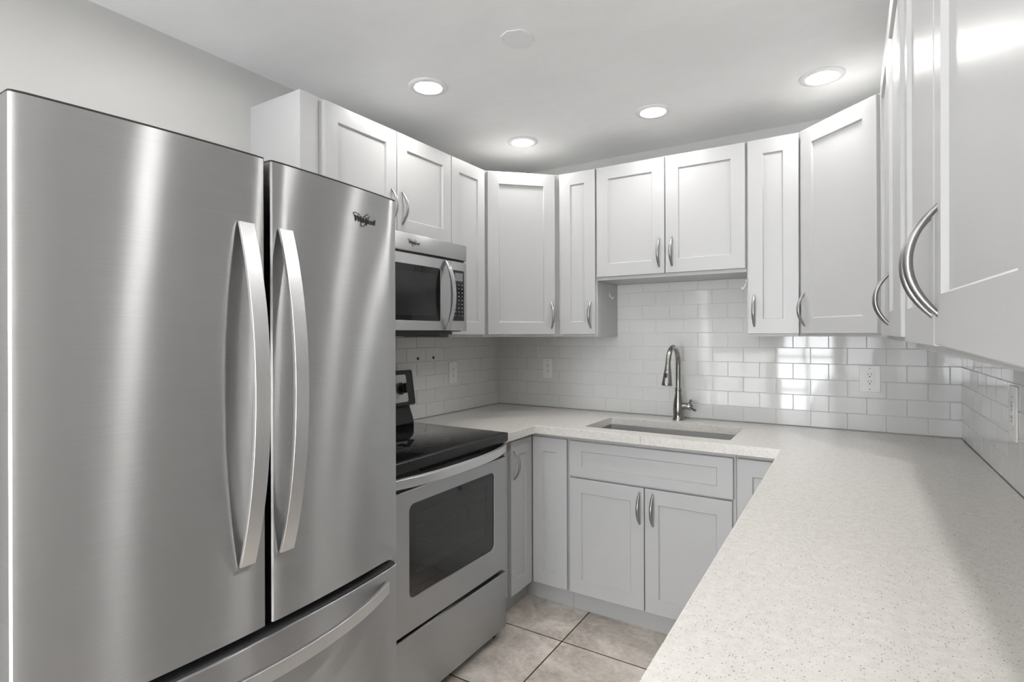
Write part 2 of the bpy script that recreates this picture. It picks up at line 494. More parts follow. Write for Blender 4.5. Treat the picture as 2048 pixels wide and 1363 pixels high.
# --- left diagonal corner cabinet
CS = .604
cb = thing('corner_wall_cabinet', 'diagonal white corner wall cabinet at the left end of the back wall', 'cabinet', (XL, YB, ZB), WG)
g = .027
bm = B(); prism(bm, [(XL, YB), (XL, YB - CS), (XL + UD - g, YB - CS), (XL + CS, YB - UD + g), (XL + CS, YB)], ZB, ZT); obj('body', bm, 'cabinet_box', cb, smooth=0, bev=.001)
r2 = math.sqrt(.5)
mx_, my_ = XL + (UD + CS) / 2, YB - (UD + CS) / 2
add_door(cb, (mx_, my_), (1, -1), .379, DB, DT - DB, -.203 + .034, DB + HZ)
# --- narrow back cabinet left of sink cabinet
cb = thing('wall_cabinet', 'narrow tall white wall cabinet left of the short pair above the sink', 'cabinet', (-1.265, YB, ZB), WG)
bm = B(); box(bm, XL + CS + .001, -1.154, YB - UB, YB, ZB, ZT); obj('body', bm, 'cabinet_box', cb, smooth=0, bev=.001)
add_door(cb, (-1.2645, YB - UD), (0, -1), .209, DB, DT - DB, -.209 / 2 + .026, DB + HZ)
# --- cabinet above the sink
cb = thing('wall_cabinet', 'short white two-door wall cabinet on the back wall above the sink', 'cabinet', (-.782, YB, 1.655), WG)
bm = B(); box(bm, -1.153, -.411, YB - UB, YB, 1.655, ZT); obj('body', bm, 'cabinet_box', cb, smooth=0, bev=.001)
add_door(cb, (-.969, YB - UD), (0, -1), .362, 1.672, DT - 1.672, -.362 / 2 + .027, 1.672 + HZ)
add_door(cb, (-.5985, YB - UD), (0, -1), .368, 1.672, DT - 1.672, .368 / 2 - .031, 1.672 + HZ)
# --- narrow back cabinet right of sink cabinet
cb = thing('wall_cabinet', 'narrow tall white wall cabinet right of the short pair above the sink', 'cabinet', (-.302, YB, ZB), WG)
bm = B(); box(bm, -.410, XR - CS - .001, YB - UB, YB, ZB, ZT); obj('body', bm, 'cabinet_box', cb, smooth=0, bev=.001)
add_door(cb, (-.299, YB - UD), (0, -1), .208, DB, DT - DB, .208 / 2 - .026, DB + HZ)
# --- right diagonal corner cabinet
cb = thing('corner_wall_cabinet', 'diagonal white corner wall cabinet at the right end of the back wall', 'cabinet', (XR, YB, ZB), WG)
bm = B(); prism(bm, [(XR, YB), (XR - CS, YB), (XR - CS, YB - UD + g), (XR - UD + g, YB - CS), (XR, YB - CS)], ZB, ZT); obj('body', bm, 'cabinet_box', cb, smooth=0, bev=.001)
mx_, my_ = XR - (UD + CS) / 2, YB - (UD + CS) / 2
add_door(cb, (mx_, my_), (-1, -1), .379, DB, DT - DB, .203 - .034, DB + HZ)
# --- right wall: far pair and near pair of doors, the near one hung a little lower
cb = thing('wall_cabinet', 'far glossy white two-door wall cabinet on the right wall, beside the corner cabinet', 'cabinet', (XR, 1.9, ZB), WG)
dz = -.008; SAG = -.018
bm = B(); box(bm, XR - UB, XR, 1.420, 2.401, ZB + dz, ZT); obj('body', bm, 'cabinet_box', cb, smooth=0, bev=.001)
add_door(cb, (XR - UD, 2.118), (-1, 0), .440, DB + dz, DT - DB - dz, -.440 / 2 + .032, DB + HZ + dz)
add_door(cb, (XR - UD, 1.659), (-1, 0), .466, DB + dz, DT - DB - dz, .466 / 2 - .032, DB + HZ + dz)
dz = -.018; U2 = .311
cb = thing('wall_cabinet', 'nearest glossy white two-door wall cabinet on the right wall with large bow handles', 'cabinet', (XR, .92, ZB), WG)
bm = B(); box(bm, XR - U2 + .0195, XR, .424, 1.416, ZB + dz, ZT + dz); obj('body', bm, 'cabinet_box', cb, smooth=0, bev=.001)
add_door(cb, (XR - U2, 1.174), (-1, 0), .472, DB + dz, DT - DB, -.472 / 2 + .031, DB + HZ + dz + .009)
add_door(cb, (XR - U2, .683), (-1, 0), .500, DB + dz - .002, DT - DB,   .500 / 2 - .031, DB + HZ + dz + .009, sag=SAG)

# ------------------------------------------------------------------ base cabinets
BD = .602
BB = BD - .0195
WO = .012                 # base cases stand just clear of the walls
TO = .5357
TK = .107
BT = .8735                # top of base cabinets under the worktop
BG = 'white shaker base cabinets'
# left corner (lazy-susan type): L-shaped case, two doors that meet at the inner corner
XI, YI = XL + BD, YB - BD
cb = thing('corner_base_cabinet', 'white corner base cabinet beside the range, two narrow doors meeting at right angles', 'cabinet', (XL, YB, 0), BG)
bm = B(); prism(bm, [(XL + WO, YB - WO), (XL + WO, 2.092), (XL + BB, 2.092), (XL + BB, YB - BB), (-1.186, YB - BB), (-1.186, YB - WO)], TK, BT); obj('body', bm, 'cabinet_box', cb, smooth=0, bev=.001)
bm = B(); prism(bm, [(XL + TO - .05, YB - TO + .05), (XL + TO - .05, 2.100), (XL + TO, 2.100), (XL + TO, YB - TO), (-1.186, YB - TO), (-1.186, YB - TO + .05)], 0, TK - .0005); obj('toe_kick', bm, 'toe', cb, smooth=0)
add_door(cb, (XI, 2.303), (1, 0), .200, TK + .002, .742, .200 / 2 - .030, .737, stile=.056, rail=.07)
add_door(cb, (-1.2875, YI), (0, -1), .193, TK + .002, .742, None, None, name='door', stile=.058, rail=.07)
# sink base
cb = thing('sink_base_cabinet', 'white two-door base cabinet with a wide false drawer front under the sink', 'cabinet', (-.8, YB, 0), BG)
sx0, sx1, sy0, sy1, st = -1.185, -.412, YB - BB, YB - WO, .016
for nm, q in (('side_panel', (sx0, sx0 + st, sy0, sy1, TK, BT)), ('side_panel', (sx1 - st, sx1, sy0, sy1, TK, BT)), ('bottom_panel', (sx0 + st, sx1 - st, sy0, sy1, TK, TK + st)),
              ('face_frame', (sx0 + st, sx1 - st, sy0, sy0 + st, TK + st, BT))):
    bm = B(); box(bm, *q); obj(nm, bm, 'cabinet_box', cb, smooth=0)
bm = B(); box(bm, -1.185, -.412, YB - TO, YB - TO + .016, 0, TK - .0005); obj('toe_kick', bm, 'toe', cb, smooth=0)
add_door(cb, (-.7985, YI), (0, -1), .756, .677, .172, name='false_drawer_front', stile=.064, rail=.046)
add_door(cb, (-.9895, YI), (0, -1), .373, TK + .002, .559, -.373 / 2 + .020, .574)
add_door(cb, (-.6115, YI), (0, -1), .374, TK + .002, .559, .374 / 2 - .037, .574)
# right corner
cb = thing('corner_base_cabinet', 'white corner base cabinet right of the sink base, mostly hidden by the worktop', 'cabinet', (XR, YB, 0), BG)
XJ = XR - BD
bm = B(); prism(bm, [(XR - WO, YB - WO), (-.411, YB - WO), (-.411, YB - BB), (XR - BB, YB - BB), (XR - BB, 2.10), (XR - WO, 2.10)], TK, BT); obj('body', bm, 'cabinet_box', cb, smooth=0, bev=.001)
bm = B(); prism(bm, [(XR - TO + .05, YB - TO + .05), (-.411, YB - TO + .05), (-.411, YB - TO), (XR - TO, YB - TO), (XR - TO, 2.10), (XR - TO + .05, 2.10)], 0, TK - .0005); obj('toe_kick', bm, 'toe', cb, smooth=0)
add_door(cb, (-.3015, YI), (0, -1), .206, TK + .002, .742, stile=.058, rail=.07)
add_door(cb, (XJ, 2.2545), (-1, 0), .296, TK + .002, .742, .296 / 2 - .030, .737, stile=.058, rail=.07)
# run below the near worktop on the right
for i, (y0, y1, lab) in enumerate(((1.19, 2.097, 'white two-door base cabinet under the right worktop, next to the right corner base'),
                                   (.28, 1.187, 'white two-door base cabinet under the right worktop, middle of the run'),
                                   (-.63, .277, 'white two-door base cabinet under the right worktop, last one before its open end'))):
    cb = thing('base_cabinet', lab, 'cabinet', (XR, (y0 + y1) / 2, 0), BG)
    bm = B(); box(bm, XR - BB, XR - WO, y0, y1, TK, BT); obj('body', bm, 'cabinet_box', cb, smooth=0, bev=.001)
    bm = B(); box(bm, XR - TO, XR - TO + .016, y0, y1, 0, TK - .0005); obj('toe_kick', bm, 'toe', cb, smooth=0)
    w = (y1 - y0) / 2 - .005
    add_door(cb, (XJ, (y0 + y1) / 2 + w / 2 + .0015), (-1, 0), w, TK + .002, .742, -w / 2 + .032, .737)
    add_door(cb, (XJ, (y0 + y1) / 2 - w / 2 - .0015), (-1, 0), w, TK + .002, .742, w / 2 - .032, .737)

# ------------------------------------------------------------------ worktop (one U of quartz with the sink cut-out)
SX0, SX1, SY0, SY1 = -1.122, -.442, 2.462, 2.822
CD = .645
def grid_solid(bm, xs, ys, fill, z0, z1):
    V = {}
    def v(i, j, k):
        if (i, j, k) not in V: V[(i, j, k)] = bm.verts.new((xs[i], ys[j], (z0, z1)[k]))
        return V[(i, j, k)]
    on = lambda i, j: 0 <= i < len(xs) - 1 and 0 <= j < len(ys) - 1 and fill((xs[i] + xs[i + 1]) / 2, (ys[j] + ys[j + 1]) / 2)
    for i in range(len(xs) - 1):
        for j in range(len(ys) - 1):
            if not on(i, j): continue
            bm.faces.new((v(i, j, 1), v(i + 1, j, 1), v(i + 1, j + 1, 1), v(i, j + 1, 1)))
            bm.faces.new((v(i, j, 0), v(i, j + 1, 0), v(i + 1, j + 1, 0), v(i + 1, j, 0)))
            if not on(i - 1, j): bm.faces.new((v(i, j, 0), v(i, j, 1), v(i, j + 1, 1), v(i, j + 1, 0)))
            if not on(i + 1, j): bm.faces.new((v(i + 1, j, 0), v(i + 1, j + 1, 0), v(i + 1, j + 1, 1), v(i + 1, j, 1)))
            if not on(i, j - 1): bm.faces.new((v(i, j, 0), v(i + 1, j, 0), v(i + 1, j, 1), v(i, j, 1)))
            if not on(i, j + 1): bm.faces.new((v(i, j + 1, 0), v(i, j + 1, 1), v(i + 1, j + 1, 1), v(i + 1, j + 1, 0)))
TF = YB - .0065           # rear edge of the worktop, against the tile
TXL, TXR = XL + .0065, XR - .0065
xs = [TXL, XL + CD, SX0, SX1, XR - CD, TXR]
ys = [-.66, 2.092, YB - CD, SY0, SY1, TF]
def fillw(x, y):
    if SX0 < x < SX1 and SY0 < y < SY1: return False
    if y > YB - CD: return True
    if x < XL + CD: return y > 2.092
    return x > XR - CD
ct = thing('worktop', 'speckled off-white quartz worktop running around three walls with a sink cut-out', 'worktop', (-.8, TF, .914))
bm = B(); grid_solid(bm, xs, ys, fillw, .874, .914)
bmesh.ops.recalc_face_normals(bm, faces=bm.faces)
ce_ = [e for e in bm.edges if abs(e.verts[0].co.z - e.verts[1].co.z) > .01 and any(abs(e.verts[0].co.x - a) < 1e-4 for a in (SX0, SX1)) and any(abs(e.verts[0].co.y - a) < 1e-4 for a in (SY0, SY1))]
bmesh.ops.bevel(bm, geom=ce_, offset=.014, segments=5, profile=.5, affect='EDGES')
bmesh.ops.dissolve_limit(bm, angle_limit=.01, verts=bm.verts, edges=bm.edges)
obj('slab', bm, 'quartz', ct, smooth=30, bev=.0015)
bm = B(); box(bm, -.8045, -.8035, YB - CD - .0004, YB - CD + .0, .8745, .9135); obj('seam', bm, 'gasket', ct, smooth=0)

# ------------------------------------------------------------------ sink and faucet
sk = thing('sink', 'rectangular brushed stainless undermount sink set into the back worktop', 'sink', ((SX0 + SX1) / 2, (SY0 + SY1) / 2, .66))
bm = B()
e = .004
levels = [(.8735, .020, e, .016), (.8735, .0, e, .016), (.70, .0, e, .016), (.672, .006, e, .020), (.662, .020, e, .030), (.658, .05, e, .05)]
rings = []
for z, ins, ex, r in levels:
    if z == .8735 and ins > 0: u = (SX0 - ex - .006, SX1 + ex + .006, SY0 - ex - .006, SY1 + ex + .006); r = .020
    else: u = (SX0 - ex + ins, SX1 + ex - ins, SY0 - ex + ins, SY1 + ex - ins)
    rings.append([bm.verts.new((x, y, z)) for x, y in rrect(*u, r, 6)])
for q in range(len(rings) - 1):
    k = len(rings[q])
    for j in range(k): bm.faces.new((rings[q][j], rings[q][(j + 1) % k], rings[q + 1][(j + 1) % k], rings[q + 1][j]))
bm.faces.new(rings[-1])
o = obj('basin', bm, 'steel_sink', sk, smooth=50)
md = o.modifiers.new('thickness', 'SOLIDIFY'); md.thickness = .0012; md.offset = -1
bm = B(); lathe(bm, [(.045, 0), (.045, .002), (.034, .003), (.030, -.001), (.0, -.001)], ((SX0 + SX1) / 2, 2.70, .6585)); obj('drain', bm, 'nickel', sk)

FX, FY = -.780, 2.907
fc = thing('faucet', 'dark brushed nickel gooseneck pull-down faucet standing behind the sink', 'faucet', (FX, FY, .914))
bm = B()
lathe(bm, [(.031, 0), (.031, .004), (.027, .010), (.0255, .014), (.0265, .03), (.0275, .05), (.0265, .075), (.0225, .105), (.0175, .135), (.0155, .150)], (FX, FY, .914))
obj('body', bm, 'faucet', fc, smooth=60)
bm = B()
lathe(bm, [(.015, 0), (.0185, .002), (.0185, .006), (.0155, .008), (.0155, .011), (.0180, .013), (.0180, .017), (.0145, .020)], (FX, FY, 1.0635))
obj('collar', bm, 'faucet', fc, smooth=50)
bm = B()
R = .094
pts = [(FX, FY, 1.082 + .02 * i) for i in range(7)]
for i in range(1, 21):
    a = math.pi * i / 20 * .96
    pts.append((FX, FY - R + R * math.cos(a), 1.207 + R * math.sin(a)))
tube(bm, pts, [.0128] * len(pts), 18)
obj('spout', bm, 'faucet', fc, smooth=60)
end = Vector(pts[-1]); dirv = (Vector(pts[-1]) - Vector(pts[-2])).normalized()
bm = B()
pr = [(0, .0132), (.012, .0140), (.030, .0165), (.0305, .0148), (.0335, .0148), (.034, .0170), (.070, .0215), (.098, .0250), (.104, .0262), (.110, .0255)]
tube(bm, [end + dirv * s for s, r in pr], [r for s, r in pr], 24)
head = obj('spray_head', bm, 'faucet', fc, smooth=50)
bm = B(); p = end + dirv * .062
box(bm, p.x - .0065, p.x + .0065, p.y - .0235, p.y - .017, p.z - .016, p.z + .016, .003); obj('spray_button', bm, 'black', head)
bm = B()
lathe(bm, [(.0165, 0), (.0165, .030), (.0190, .032), (.0190, .046), (.0150, .052), (.008, .056)], (FX + .018, FY, .988), 'x', 24)
lv = obj('lever_hub', bm, 'faucet', fc, smooth=50)
bm = B()
tube(bm, [(FX + .058, FY, .998), (FX + .062, FY - .006, 1.012), (FX + .069, FY - .012, 1.022)], [.0055, .005, .0075], 12)
tube(bm, [(FX + .060, FY, .984), (FX + .080, FY - .012, .975), (FX + .092, FY - .018, .972)], [.0055, .005, .0075], 12)
obj('lever', bm, 'faucet', lv, smooth=60)

# ------------------------------------------------------------------ tiled backsplash (individual bevelled tiles in the mesh)
def tiled(name, origin, ux, un, length, z0, z1, off0, holes=()):
    """running-bond 6 x 3 in. tile; ux along the wall, un outward"""
    o = Vector(origin); ux = Vector(ux); un = Vector(un); uz = Vector((0, 0, 1))
    bm = B()
    slab(bm, [(0, z0), (length, z0), (length, z1), (0, z1)], .0035, o, ux, uz, un)
    g = obj(name, bm, 'grout', smooth=0); structure(g)
    bm = B()
    PX, PZ, G, BV, TH = .1518, .0765, .0011, .0016, .0058
    row = 0; z = z0
    while z < z1 - .004:
        zt = min(z + PZ - G, z1)
        u = -((off0 + (PX / 2 if row % 2 else 0)) % PX)
        while u < length:
            a, c = max(u, 0) + (G if u > 0 else .0), min(u + PX, length)
            if c - a > .012:
                tx, tz = random.gauss(0, .0022), random.gauss(0, .0030)
                vs = []
                for q, ins in ((TH - .0022, 0), (TH, BV)):
                    for uu, zz in ((a + ins, z + ins), (c - ins, z + ins), (c - ins, zt - ins), (a + ins, zt - ins)):
                        hgt = q + (tx * (uu - (a + c) / 2) + tz * (zz - (z + zt) / 2) if ins else 0)
                        vs.append(bm.verts.new(o + ux * uu + uz * zz + un * hgt))
                for uu, zz in ((a, z), (c, z), (c, zt), (a, zt)): vs.append(bm.verts.new(o + ux * uu + uz * zz + un * .003))
                bm.faces.new(vs[4:8])
                for i in range(4):
                    bm.faces.new((vs[i], vs[(i + 1) % 4], vs[4 + (i + 1) % 4], vs[4 + i]))
                    bm.faces.new((vs[8 + i], vs[8 + (i + 1) % 4], vs[(i + 1) % 4], vs[i]))
            u += PX
        z += PZ; row += 1
    t = obj('tiles', bm, 'tile', g, smooth=0)
    return g
Z0 = .9165
tiled('trim_1', (XL, YB, 0), (1, 0, 0), (0, -1, 0), XR - XL, Z0, 1.6545, (XL + .321) % .1518)
tiled('trim_2', (XL, YB, 0), (0, -1, 0), (1, 0, 0), YB - 1.25, Z0, 1.355, .03)
tiled('trim_3', (XR, YB, 0), (0, -1, 0), (-1, 0, 0), YB + .66, Z0, 1.339, .02)

# ------------------------------------------------------------------ outlets
def outlet(label, centre, nrm, w=.078, h=.122, dark=True):
    n = Vector(nrm); ux = n.cross(Vector((0, 0, 1))).normalized(); uz = Vector((0, 0, 1))
    c = Vector(centre)
    t = thing('wall_outlet', label, 'outlet', c, 'duplex outlets on the tile')
    bm = B(); slab(bm, rrect(-w / 2, w / 2, -h / 2, h / 2, .004, 3), .005, c, ux, uz, n); obj('cover_plate', bm, 'plastic_white', t, bev=.0012)
    bm = B(); slab(bm, rrect(-.0165, .0165, -.033, .033, .002, 2), .0022, c + n * .005, ux, uz, n); rc = obj('receptacle', bm, 'plastic_white', t, bev=.0005)
    bm = B()
    for s in (1, -1):
        zc = s * .0165
        slab(bm, [(-.0075, zc + .001), (-.0055, zc + .001), (-.0055, zc + .010), (-.0075, zc + .010)], .0004, c + n * .0072, ux, uz, n)
        slab(bm, [(.0052, zc + .002), (.0074, zc + .002), (.0074, zc + .009), (.0052, zc + .009)], .0004, c + n * .0072, ux, uz, n)
        slab(bm, rrect(-.0026, .0026, zc - .0085, zc - .003, .0022, 4), .0004, c + n * .0072, ux, uz, n)
    obj('slots', bm, 'slot', rc, smooth=0)
    for s in (1, -1):
        bm = B(); slab(bm, rrect(-.003, .003, s * .0475 - .003, s * .0475 + .003, .0029, 5), .0008, c + n * .005, ux, uz, n); obj('screw', bm, 'grey_key', t)
outlet('white duplex outlet on the left tiled wall, above the worktop beside the range', (XL + .0060, 2.511, 1.147), (1, 0, 0), .072)
outlet('white duplex outlet on the back wall near the left corner', (-1.613, YB - .0060, 1.157), (0, -1, 0), .066)
outlet('white duplex outlet on the back wall at the right, below the corner wall cabinet', (.071, YB - .0060, 1.158), (0, -1, 0), .082)
outlet('white duplex outlet on the right tiled wall at the edge of view', (XR - .0060, 2.105, 1.135), (-1, 0, 0), .080, .160)
# two drilled black holes in the left wall tile
for y, lab in ((2.211, 'small black plug hole in the left wall tile, nearer the microwave'), (2.339, 'small black plug hole in the left wall tile, nearer the corner')):
    bm = B(); lathe(bm, [(.0085, 0), (.0085, .0015), (.006, .0016), (.004, -.0005)], (XL + .0060, y, 1.241), 'x', 20)
    tag(obj('plug_hole', bm, 'black'), lab, 'hole', 'plug holes in the tile')

# small white hooks
def hook(label, x, y, z, s):
    t = thing('utility_hook', label, 'hook', (x, y, z))
    bm = B(); slab(bm, rrect(-.007, .007, -.004, .032, .005, 4), .003 * s, (x, y, z), (0, 1, 0), (0, 0, 1), (1, 0, 0)); obj('base_plate', bm, 'hook', t, bev=.0008)
    bm = B(); tube(bm, [(x + s * a, y, z + b) for a, b in ((.003, .012), (.009, .004), (.012, -.006), (.017, -.012), (.022, -.008), (.023, .0))], [.0032] * 5 + [.0028], 10); obj('prong', bm, 'hook', t, smooth=60)
hook('small white hook on the cabinet side left of the sink, under the short cabinet', -1.154, 2.878, 1.578, 1)
hook('small white hook on the cabinet side right of the sink, under the short cabinet', -.410, 2.700, 1.585, -1)

# ------------------------------------------------------------------ recessed lamps
def lamp(x, y, label, tilt=0.0, inframe=True):
    t = thing('recessed_light', label, 'lamp', (x, y, ZC), 'round recessed ceiling lights')
    bm = B(); lathe(bm, [(.0555, -.0005), (.082, -.0005), (.082, -.003), (.079, -.0065), (.068, -.0085), (.058, -.008), (.056, -.006)], (x, y, ZC), 'z', 40)
    bm.faces.ensure_lookup_table(); bmesh.ops.delete(bm, geom=[f for f in bm.faces if len(f.verts) > 4], context='FACES_ONLY')
    obj('trim_ring', bm, 'trim_white', t, smooth=40)
    bm = B()
    if tilt:   # swivelled eyeball lens that bulges a little below the ring
        lathe(bm, [(.0553, -.0005), (.050, -.003), (.041, -.0085), (.027, -.013), (.0, -.016)], (x, y, ZC), 'z', 36)
    else:
        lathe(bm, [(.0553, -.0005), (.0545, -.0015), (.0, -.002)], (x, y, ZC), 'z', 36)
    obj('lens', bm, 'lens', t, smooth=60)
lamp(-1.490, 1.731, 'round flush lit ceiling light nearest the refrigerator side')
lamp(-1.492, 2.496, 'round lit ceiling light with bulging lens, in front of the left corner cabinet', 1)
lamp(-.777, 2.480, 'round flush lit ceiling light in front of the sink')
lamp(-.098, 2.508, 'round lit ceiling light with bulging lens, in front of the right corner cabinet', 1)
lamp(-.100, 1.700, 'round lit ceiling light over the right worktop, nearest its far end')
lamp(-.100, .880, 'round lit ceiling light over the right worktop, level with the refrigerator')
lamp(-.100, .050, 'round lit ceiling light over the open end of the right worktop')
lamp(-1.490, .900, 'round lit ceiling light in front of the refrigerator')
lamp(-1.490, .050, 'unseen round ceiling light added as fill before the refrigerator, nearest the open end of the room')  # added lamp out of view, brightens the base doors
lamp(-.780, -.050, 'unseen round ceiling light added as fill over the aisle, level with the open end of the worktop')  # added lamp out of view, fill for base doors and worktop
lamp(-1.300, -1.300, 'unseen round ceiling light added as fill between the kitchen and the rear window, left')  # added lamp in the unseen rear part, soft fill from behind
lamp(-.100, -1.300, 'unseen round ceiling light added as fill between the kitchen and the rear window, right')  # second added rear lamp, also out of view and for fill

# painted-over octagonal cover plate in the ceiling
bm = B()
pts = [(.062 * math.cos(math.radians(a)) * (1 + .12 * math.sin(a)), .062 * math.sin(math.radians(a))) for a in range(0, 360, 45)]
prism(bm, [(-.990 + u, 1.617 + v) for u, v in pts], ZC - .0035, ZC - .0002)
tag(obj('ceiling_cover_plate', bm, 'plate', bev=.0015), 'painted-over angular cover plate on the ceiling between the lights', 'cover plate')

# ------------------------------------------------------------------ lettering
def letters(name, text, size, origin, ux, uz, un, parent, material='logo', thick=.0012, shear=.0, spacing=.9):
    cu = bpy.data.curves.new(name, 'FONT'); cu.body = text; cu.size = size; cu.extrude = thick / 2; cu.shear = shear; cu.space_character = spacing
    cu.align_x = 'CENTER'; cu.align_y = 'CENTER'; cu.offset = size * .012
    tmp = bpy.data.objects.new(name, cu); C.objects.link(tmp)
    bpy.context.view_layer.update()
    me = bpy.data.meshes.new_from_object(tmp.evaluated_get(bpy.context.evaluated_depsgraph_get()))
    bpy.data.objects.remove(tmp)
    bm = B(); bm.from_mesh(me)
    R = Matrix((Vector(ux), Vector(uz), Vector(un))).transposed().to_4x4()
    bmesh.ops.transform(bm, matrix=Matrix.Translation(Vector(origin)) @ R, verts=bm.verts)
    return bm

def swoosh(bm, origin, ux, uz, un, a, b, rot, r, t0=0, t1=360):
    o = Vector(origin); ux = Vector(ux); uz = Vector(uz); un = Vector(un)
    pts = []
    for i in range(33):
        th = math.radians(t0 + (t1 - t0) * i / 32)
        x, y = a * math.cos(th), b * math.sin(th)
        c, s = math.cos(rot), math.sin(rot)
        pts.append(o + ux * (x * c - y * s) + uz * (x * s + y * c) + un * .0006)
    tube(bm, pts, [r] * len(pts), 6)

# ------------------------------------------------------------------ refrigerator (french door, convex front)
FY0, FY1, FYC = .322, 1.233, .777
FTOP, FDB, FDT = 1.783, .693, .664     # top of doors, bottom of doors, top of the drawer front
def fx(y, base=.798, bow=.032):        # convex front in plan
    k = (y - FYC) / ((FY1 - FY0) / 2)
    return XL + base + bow * (1 - k * k)
fr_ = thing('refrigerator', 'tall stainless french-door refrigerator with bottom freezer drawer by the left wall', 'refrigerator', (XL + .4, FYC, 0))
bm = B(); box(bm, XL + .03, XL + .70, FY0 + .008, FY1 - .008, .03, 1.765, .004); obj('body', bm, 'charcoal', fr_)
bm = B(); box(bm, XL + .70, XL + .728, FY0 + .012, FY1 - .012, .06, 1.768); obj('gasket', bm, 'gasket', fr_)
bm = B(); box(bm, XL + .60, XL + .745, FY0 + .02, FY1 - .02, .012, .085, .004); obj('base_grille', bm, 'charcoal', fr_)
def bowed(bm, y0, y1, z0, z1, back, r=.010, n=20):
    """door slab with a convex front, rounded vertical edges"""
    prof = [(back, y0)]
    L = y1 - y0
    ys_ = [y0 + L * i / n for i in range(n + 1)]
    prof.append((fx(y0) - r, y0))
    for a in (30, 60): prof.append((fx(y0) - r + r * math.sin(math.radians(a)), y0 + r - r * math.cos(math.radians(a))))
    for y in ys_:
        if y0 + r <= y <= y1 - r: prof.append((fx(y), y))
    for a in (60, 30): prof.append((fx(y1) - r + r * math.sin(math.radians(a)), y1 - r + r * math.cos(math.radians(a))))
    prof.append((fx(y1) - r, y1)); prof.append((back, y1))
    e = .003
    a = [bm.verts.new((x, y, z0)) for x, y in prof]; c = [bm.verts.new((x, y, z1)) for x, y in prof]
    k = len(prof)
    bm.faces.new(a[::-1]); bm.faces.new(c)
    for i in range(k): bm.faces.new((a[i], a[(i + 1) % k], c[(i + 1) % k], c[i]))
BK = XL + .729
def bow_bar(bm, p0, p1, out, bow, wdir, w, t, n=28, base=.002):
    """flat bar handle: p0 to p1, standing off along out by a bow, ends tapering on to the door"""
    p0, p1, out, wd = Vector(p0), Vector(p1), Vector(out), Vector(wdir)
    rows = []
    for i in range(n + 1):
        s = i / n; k = abs(2 * s - 1)
        h = bow * (1 - k ** 2.2)
        th = t * (.75 + .25 * (1 - k))
        c = p0.lerp(p1, s) + out * (base + h)
        rows.append([bm.verts.new(c + wd * (sx_ * w / 2) + out * dz_) for sx_, dz_ in ((-1, 0), (1, 0), (1, th), (-1, th))])
    for q in range(n):
        for j in range(4): bm.faces.new((rows[q][j], rows[q][(j + 1) % 4], rows[q + 1][(j + 1) % 4], rows[q + 1][j]))
    bm.faces.new(rows[0][::-1]); bm.faces.new(rows[-1])
for side, (a, c, hy) in enumerate(((FY0, FYC - .0065, .7185), (FYC + .0065, FY1, .8185))):
    bm = B(); bowed(bm, a, c, FDB, FTOP - .004, BK); d = obj('door', bm, 'steel', fr_, smooth=30)
    bm = B(); bowed(bm, a + .001, c - .001, FTOP - .004, FTOP, BK, .009); obj('top_cap', bm, 'gasket', d, smooth=30)
    hx = fx(hy)
    bm = B(); bow_bar(bm, (hx, hy, .853), (hx, hy, 1.623), (1, 0, 0), .056, (0, 1, 0), .036, .011); obj('handle', bm, 'steel_handle', d, smooth=35, bev=.001)
    if side:
        ly = 1.088; lz = 1.694
        nv = Vector((1, 2 * .032 * (ly - FYC) / ((FY1 - FY0) / 2) ** 2, 0)).normalized()
        ux = Vector((-nv.y, nv.x, 0))
        lo = Vector((fx(ly), ly, lz)) + nv * .0012
        bm = letters('logo', 'Whirlpool', .0235, lo, ux, (0, 0, 1), nv, d, shear=.15, spacing=.86)
        swoosh(bm, lo, ux, (0, 0, 1), nv, .024, .0085, math.radians(50), .0009, 10, 340)
        swoosh(bm, lo + ux * -.034 + Vector((0, 0, .011)), ux, (0, 0, 1), nv, .014, .0045, math.radians(-8), .0009, 20, 330)
        obj('logo', bm, 'logo', d, smooth=30)
        # front hinge foot below the door
        bm = B(); box(bm, XL + .70, XL + .775, FY1 - .075, FY1 - .004, .672, .689, .002); obj('hinge', bm, 'steel_handle', fr_)
bm = B(); bowed(bm, FY0, FY1, .10, FDT, BK)
dr = obj('freezer_drawer', bm, 'steel', fr_, smooth=30, bev=.0025)
bm = B(); bowed(bm, FY0 + .004, FY1 - .004, FDT, FDT + .006, BK, .008)
for v in bm.verts: v.co.x -= .006
obj('top_cap', bm, 'charcoal', dr, smooth=30)
# drawer handle follows the door: horizontal bar bowed outwards
bm = B()
rows = []
for i in range(33):
    s = i / 32; k = abs(2 * s - 1)
    y = .400 + (1.178 - .400) * s
    x = fx(y) + .002 + .052 * (1 - k ** 2.2)
    rows.append([bm.verts.new((x + dx_, y, z_)) for dx_, z_ in ((0, .600), (.011, .600), (.011, .634), (0, .634))])
for q in range(32):
    for j in range(4): bm.faces.new((rows[q][j], rows[q][(j + 1) % 4], rows[q + 1][(j + 1) % 4], rows[q + 1][j]))
bm.faces.new(rows[0][::-1]); bm.faces.new(rows[-1])
obj('handle', bm, 'steel_handle', dr, smooth=35, bev=.001)
for s in (FY0 + .07, FY1 - .07):
    bm = B(); lathe(bm, [(.018, 0), (.018, .03), (.012, .031)], (XL + .66, s, 0), 'z', 16); obj('foot', bm, 'black', fr_)

